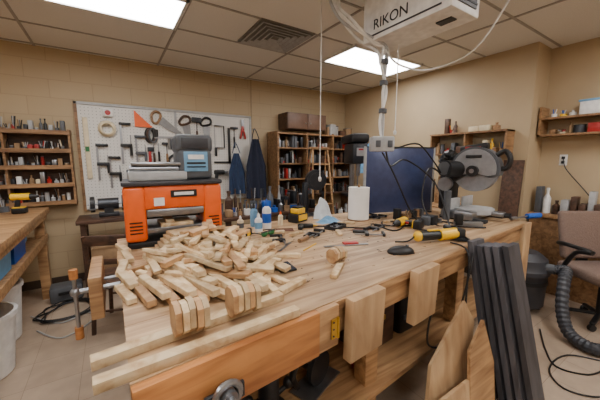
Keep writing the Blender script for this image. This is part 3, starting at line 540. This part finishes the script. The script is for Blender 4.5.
lean('leaning_plywood_board',[(1.5,0),(1.78,0),(1.84,.3),(1.78,.56),(1.6,.44)],.018,FRW,.66,.84).done()
lean('leaning_plywood_board',[(1.2,0),(1.5,0),(1.56,.3),(1.24,.3)],.02,PLY,.66,.85).done()
# ---------------- under bench ----------------
zs=.301
b=B('wood_router'); b.at((.55,1.12,zs)); b.cyl((0,0,0),(0,0,.02),.09,BLACK); b.cyl((0,0,.04),(0,0,.2),.05,DSTEEL); b.cyl((0,0,.2),(0,0,.25),.052,BLACK)
for sx in(-1,1): b.cyl((sx*.05,0,.08),(sx*.1,0,.1),.012,BLACK); b.sph((sx*.11,0,.11),(.03,.025,.03),BLACK)
b.done()
b=B('circular_saw'); b.at((.85,1.15,zs),20); b.box((0,0,.006),(.28,.14,.008),STEEL); b.cyl((0,-.03,.1),(0,0,.1),.09,DSTEEL,seg=28); b.cyl((0,0,.1),(0,.12,.1),.04,BLACK); b.tube([(-.05,0,.16),(-.12,.02,.2),(-.18,.02,.14),(-.14,.02,.06)],.018,BLACK); b.done()
b=B('coiled_air_hose')
for k in range(5): b.ring((.32,1.05,zs+.015+.02*k),.12-.004*k,.012,BLACK,n=26)
b.done()
b=B('wooden_storage_box'); b.at((1.36,1.3,zs),5); b.box((0,0,.15),(.3,.26,.3),DKW,bev=.004); b.box((0,0,.305),(.32,.28,.02),DKW,bev=.004); b.box((0,-.136,.2),(.08,.01,.03),BRASS); b.done()
b=B('power_tool_case'); b.at((1.75,1.28,zs),3); b.box((0,0,.13),(.36,.2,.26),BLACK,bev=.03); b.box((0,-.105,.13),(.3,.012,.03),GREY); b.tube([(-.06,-.1,.26),(-.05,-.1,.3),(.05,-.1,.3),(.06,-.1,.26)],.012,BLACK); b.done()
b=B('red_tape_dispenser'); b.at((1.14,1.12,zs)); b.cyl((0,-.03,.06),(0,.03,.06),.058,RED); b.cyl((0,-.032,.06),(0,.032,.06),.03,WHITE); b.box((.03,0,.012),(.14,.05,.024),RED,bev=.005); b.done()
b=B('belt_sander'); b.at((.9,1.45,zs),-10); b.box((0,0,.05),(.3,.1,.08),BLACK,bev=.03); b.cyl((-.12,-.05,.05),(-.12,.05,.05),.045,DSTEEL); b.cyl((.12,-.05,.05),(.12,.05,.05),.045,DSTEEL); b.box((0,0,.12),(.16,.08,.08),BLUE,bev=.02); b.done()
clutter('under_bench_supplies',.2,1.0,1.75,zs,.4,81,dens=.1,dep=.2,pal=[BLACK,GREY,DSTEEL,CARD,DKW,RED]); clutter('under_bench_supplies',1.1,2.9,1.62,zs,.45,83,dens=.11,dep=.2,pal=[BLACK,GREY,DKW,CARD,DSTEEL])
b=B('scrap_lumber_stack')
for k in range(5): b.box((.6,1.0+.04*(k%2),.016+.034*k),(.8-.06*k,.1,.03),PINE if k%2 else PLY,rot=(0,0,5+k))
b.done()
# ---------------- right side ----------------
b=B('mounted_shelf')
for z in(1.58,1.84): b.b2((3.68,1.5,z-.02),(3.895,2.42,z),OAK)
for y in(1.5,1.95,2.4): b.b2((3.7,y,1.56),(3.89,y+.02,1.84),OAK)
b.b2((3.885,1.5,1.56),(3.896,2.42,1.84),M('shelf_back',(168,155,128),.7)); b.done()
clutter('shelf_supplies',1.54,1.93,3.78,1.582,.17,61,'y',dens=.05,dep=.14); clutter('shelf_supplies',1.99,2.38,3.78,1.582,.2,62,'y',dens=.05,dep=.14)
clutter('shelf_supplies',1.6,1.9,3.78,1.842,.16,63,'y',dens=.08,dep=.14,pal=[CARD,CREAM,OAK,CARD]); clutter('shelf_supplies',2.1,2.3,3.78,1.842,.2,64,'y',dens=.04,dep=.1,pal=[YEL,DKW,RED])
b=B('mounted_shelf')
for z in(1.78,1.96): b.b2((4.05,.35,z-.02),(4.265,1.34,z),OAK)
b.b2((4.05,1.32,1.76),(4.265,1.34,2.08),OAK); b.b2((4.05,.35,1.76),(4.265,.37,2.08),OAK); b.done()
b=B('white_storage_box'); b.b2((4.08,.86,1.962),(4.24,1.02,2.1),WHITE,.01); b.b2((4.07,.85,2.09),(4.25,1.03,2.11),LBLUE,.004); b.done()
clutter('shelf_cans',1.05,1.28,4.16,1.962,.12,65,'y',pal=[BLUE,WHITE,BLUE,YEL],dens=.06); clutter('shelf_cans',.5,.82,4.16,1.962,.14,66,'y',pal=[BLUE,WHITE,CARD],dens=.06); clutter('shelf_supplies',.5,1.28,4.16,1.782,.13,67,'y',dens=.06)
b=B('power_outlet'); b.b2((4.262,1.11,1.44),(4.268,1.18,1.56),WHITE,.003); b.b2((4.25,1.13,1.51),(4.264,1.16,1.54),BLACK,.004); b.b2((4.25,1.13,1.46),(4.264,1.16,1.49),BLACK,.004); b.tube([(4.25,1.14,1.51),(4.22,1.1,1.4),(4.24,.95,1.2),(4.2,.8,1.02)],.005,BLACK); b.done()
b=B('side_counter'); b.b2((4.03,-.6,.86),(4.265,1.35,.9),FRW,.004); b.b2((4.05,-.55,.0),(4.26,1.33,.86),OAK); b.done()
clutter('counter_books_and_parts',.35,1.3,4.15,.902,.3,68,'y',dens=.045,dep=.18,pal=[LGREY,CARD,WHITE,GREY,CREAM,LGREY,DKW])
b=B('leaning_dark_board'); b.box((3.82,1.47,.75),(.03,.2,1.5),DKW,rot=(0,4,0),bev=.003); b.done()
b=B('corner_table'); b.b2((3.3,1.95,.9),(3.88,2.6,.94),FRW,.004)
for x in(3.32,3.8):
    for y in(2.0,2.5): b.b2((x,y,0),(x+.05,y+.05,.9),FRW)
b.done(); clutter('corner_table_parts',2.0,2.55,3.6,.942,.4,69,'y',dens=.07,dep=.2,pal=[BLACK,GREY,DSTEEL,CARD,OAK])
b=B('office_chair'); b.at((3.69,.60,0),-35)
for k in range(5):
    a=k*1.2566; b.box((.12*math.cos(a),.12*math.sin(a),.08),(.24,.04,.03),BLACK,rot=(0,6,math.degrees(a)),bev=.01); b.cyl((.23*math.cos(a),.23*math.sin(a)-.015,.03),(.23*math.cos(a),.23*math.sin(a)+.015,.03),.03,BLACK)
b.cyl((0,0,.08),(0,0,.42),.03,BLACK); b.box((0,0,.48),(.5,.48,.1),TAUPE,bev=.04,seg=4)
b.box((0,.25,.78),(.46,.07,.46),TAUPE,rot=(-12,0,0),bev=.035,seg=4); b.box((0,.24,.5),(.08,.04,.2),BLACK)
for sx in(-1,1): b.tube([(sx*.22,.15,.44),(sx*.29,.1,.5),(sx*.3,-.02,.68),(sx*.29,-.16,.72),(sx*.28,.1,.72),(sx*.24,.24,.7)],.02,BLACK)
b.done(ang=60)
b=B('shop_vacuum'); b.at((3.42,1.13,0),0); b.lathe([(.17,.06),(.19,.08),(.2,.38),(.215,.4),(.215,.44),(.2,.46),(.19,.54),(.12,.6),(.001,.61)],(0,0,0),CHAR); b.cyl((0,0,.3),(0,0,.34),.205,BLACK); b.cyl((0,0,.44),(0,0,.55),.19,BLACK,r2=.16)
for k in range(4):
    a=k*1.57+.7; b.cyl((.17*math.cos(a),.17*math.sin(a)-.012,.03),(.17*math.cos(a),.17*math.sin(a)+.012,.03),.03,DSTEEL); b.cyl((.17*math.cos(a),.17*math.sin(a),.03),(.15*math.cos(a),.15*math.sin(a),.09),.02,BLACK)
b.tube([(-.08,0,.58),(-.05,0,.66),(.05,0,.66),(.08,0,.58)],.014,BLACK); b.cyl((0,-.19,.48),(0,-.25,.48),.045,GREY); b.done()
b=B('vacuum_hose'); b.tube([(3.42,.87,.48),(3.4,.8,.5),(3.3,.78,.42),(3.18,.74,.22),(3.09,.66,.08),(3.02,.52,.056),(3.1,.42,.056),(3.2,.37,.09),(3.27,.34,.22),(3.29,.33,.42),(3.26,.36,.5)],.043,M('hose_grey',(50,52,58),.5),seg=12,smooth=10,rib=.14); b.done(ang=20)
b=B('floor_cord'); b.tube([(3.1,.85,.008),(2.8,.72,.008),(2.62,.6,.008),(2.7,.45,.008),(2.9,.38,.008),(2.75,.3,.008),(2.5,.35,.008),(2.4,.5,.008),(2.55,.62,.008),(2.85,.6,.008),(3.0,.4,.008)],.006,BLACK,seg=6); b.done()
# ---------------- ceiling-hung ----------------
e=bpy.data.objects.new('ceiling_air_filter',None); e.location=(1.8,1.34,2.35); bpy.context.collection.objects.link(e)
b=B('filter_body'); b.X=Matrix.Translation((-1.8,-1.34,-2.35)); b.b2((1.65,1.0,2.35),(1.95,1.68,2.66),WHITE,.012); b.b2((1.646,1.06,2.38),(1.652,1.62,2.39),CHAR); b.b2((1.7,1.676,2.4),(1.9,1.684,2.6),BLACK); b.b2((1.7,.992,2.39),(1.9,1.004,2.62),GREY)
for k in range(6): b.b2((1.7,.988,2.41+.035*k),(1.9,.995,2.42+.035*k),BLACK)
b.box((1.8,1.12,2.347),(.06,.1,.01),DSTEEL)
for x in(1.68,1.92):
    for y in(1.05,1.63): b.cyl((x,y,2.64),(x,y,2.74),.005,STEEL,seg=8)
fb=b.done(e)
tx=bpy.data.curves.new('label_text','FONT'); tx.body='RIKON'; tx.size=.095; tx.extrude=.001; tx.align_x='CENTER'; to=bpy.data.objects.new('label_text',tx); to.parent=e
to.location=(-.153,.09,.07); to.rotation_euler=(math.radians(90),0,math.radians(-90)); tx.materials.append(BLACK); bpy.context.collection.objects.link(to)
b=B('hanging_power_cable'); P=(1.75,1.55)
for k,o in enumerate(((0,0),(.018,.01),(-.015,.012))):
    b.tube([(1.42+.05*k,1.8,2.735),(1.4+.04*k,1.75,2.6),(1.46+.02*k,1.68-.03*k,2.46),(P[0]-.12+.02*k,P[1]+.04,2.38-.02*k),(P[0]+.01+o[0],P[1]+o[1],2.32),(P[0]+o[0]*1.5,P[1]+o[1],2.2),(P[0]-o[0],P[1]-o[1],2.0),(P[0]+o[0],P[1]+o[1],1.8),(P[0],P[1],1.66)],.011,WHITE if k else LGREY)
b.tube([(1.56,1.9,2.735),(1.55,1.8,2.55),(1.66,1.75,2.42),(P[0]-.03,P[1]+.05,2.3),(P[0]-.02,P[1]+.02,2.2)],.012,WHITE)
b.tube([(P[0],P[1],2.3),(P[0]+.1,P[1]-.05,2.2),(P[0]+.4,P[1]-.1,2.2),(2.3,1.2,2.3),(2.35,1.0,2.6),(2.3,.9,2.735)],.007,WHITE)
for z in(2.2,2.05,1.85): b.cyl((P[0]-.002,P[1],z),(P[0],P[1],z+.03),.03,GREY)
b.box((P[0],P[1],1.62),(.17,.1,.11),LGREY,rot=(0,0,-30),bev=.01)
for k in(-1,1): b.box((P[0]-.025+.04*k,P[1]-.047-.022*k,1.62),(.035,.02,.05),GREY,rot=(0,0,-30),bev=.004)
b.done()
b=B('ceiling_pull_cord'); b.cyl((1.48,1.97,1.35),(1.48,1.97,2.74),.004,WHITE,seg=6); b.sph((1.48,1.97,1.34),(.014,.014,.022),WHITE); b.done()
b=B('ceiling_pull_cord'); b.cyl((1.86,1.52,1.72),(1.86,1.52,2.345),.004,WHITE,seg=6); b.sph((1.86,1.52,1.71),(.012,.012,.02),WHITE); b.done()
# ---------------- camera / world ----------------
cam=bpy.data.cameras.new('camera'); cam.sensor_width=36; cam.lens=290/600*36; cam.clip_start=.05; co=bpy.data.objects.new('camera',cam); bpy.context.collection.objects.link(co)
pitch=math.atan(40/290); yaw=math.radians(33)
co.location=(0,0,1.5); co.rotation_euler=(math.pi/2-pitch,0,-yaw); bpy.context.scene.camera=co
w=bpy.data.worlds.new('world'); bpy.context.scene.world=w; w.use_nodes=True; w.node_tree.nodes['Background'].inputs[0].default_value=(1,.97,.92,1); w.node_tree.nodes['Background'].inputs[1].default_value=.3
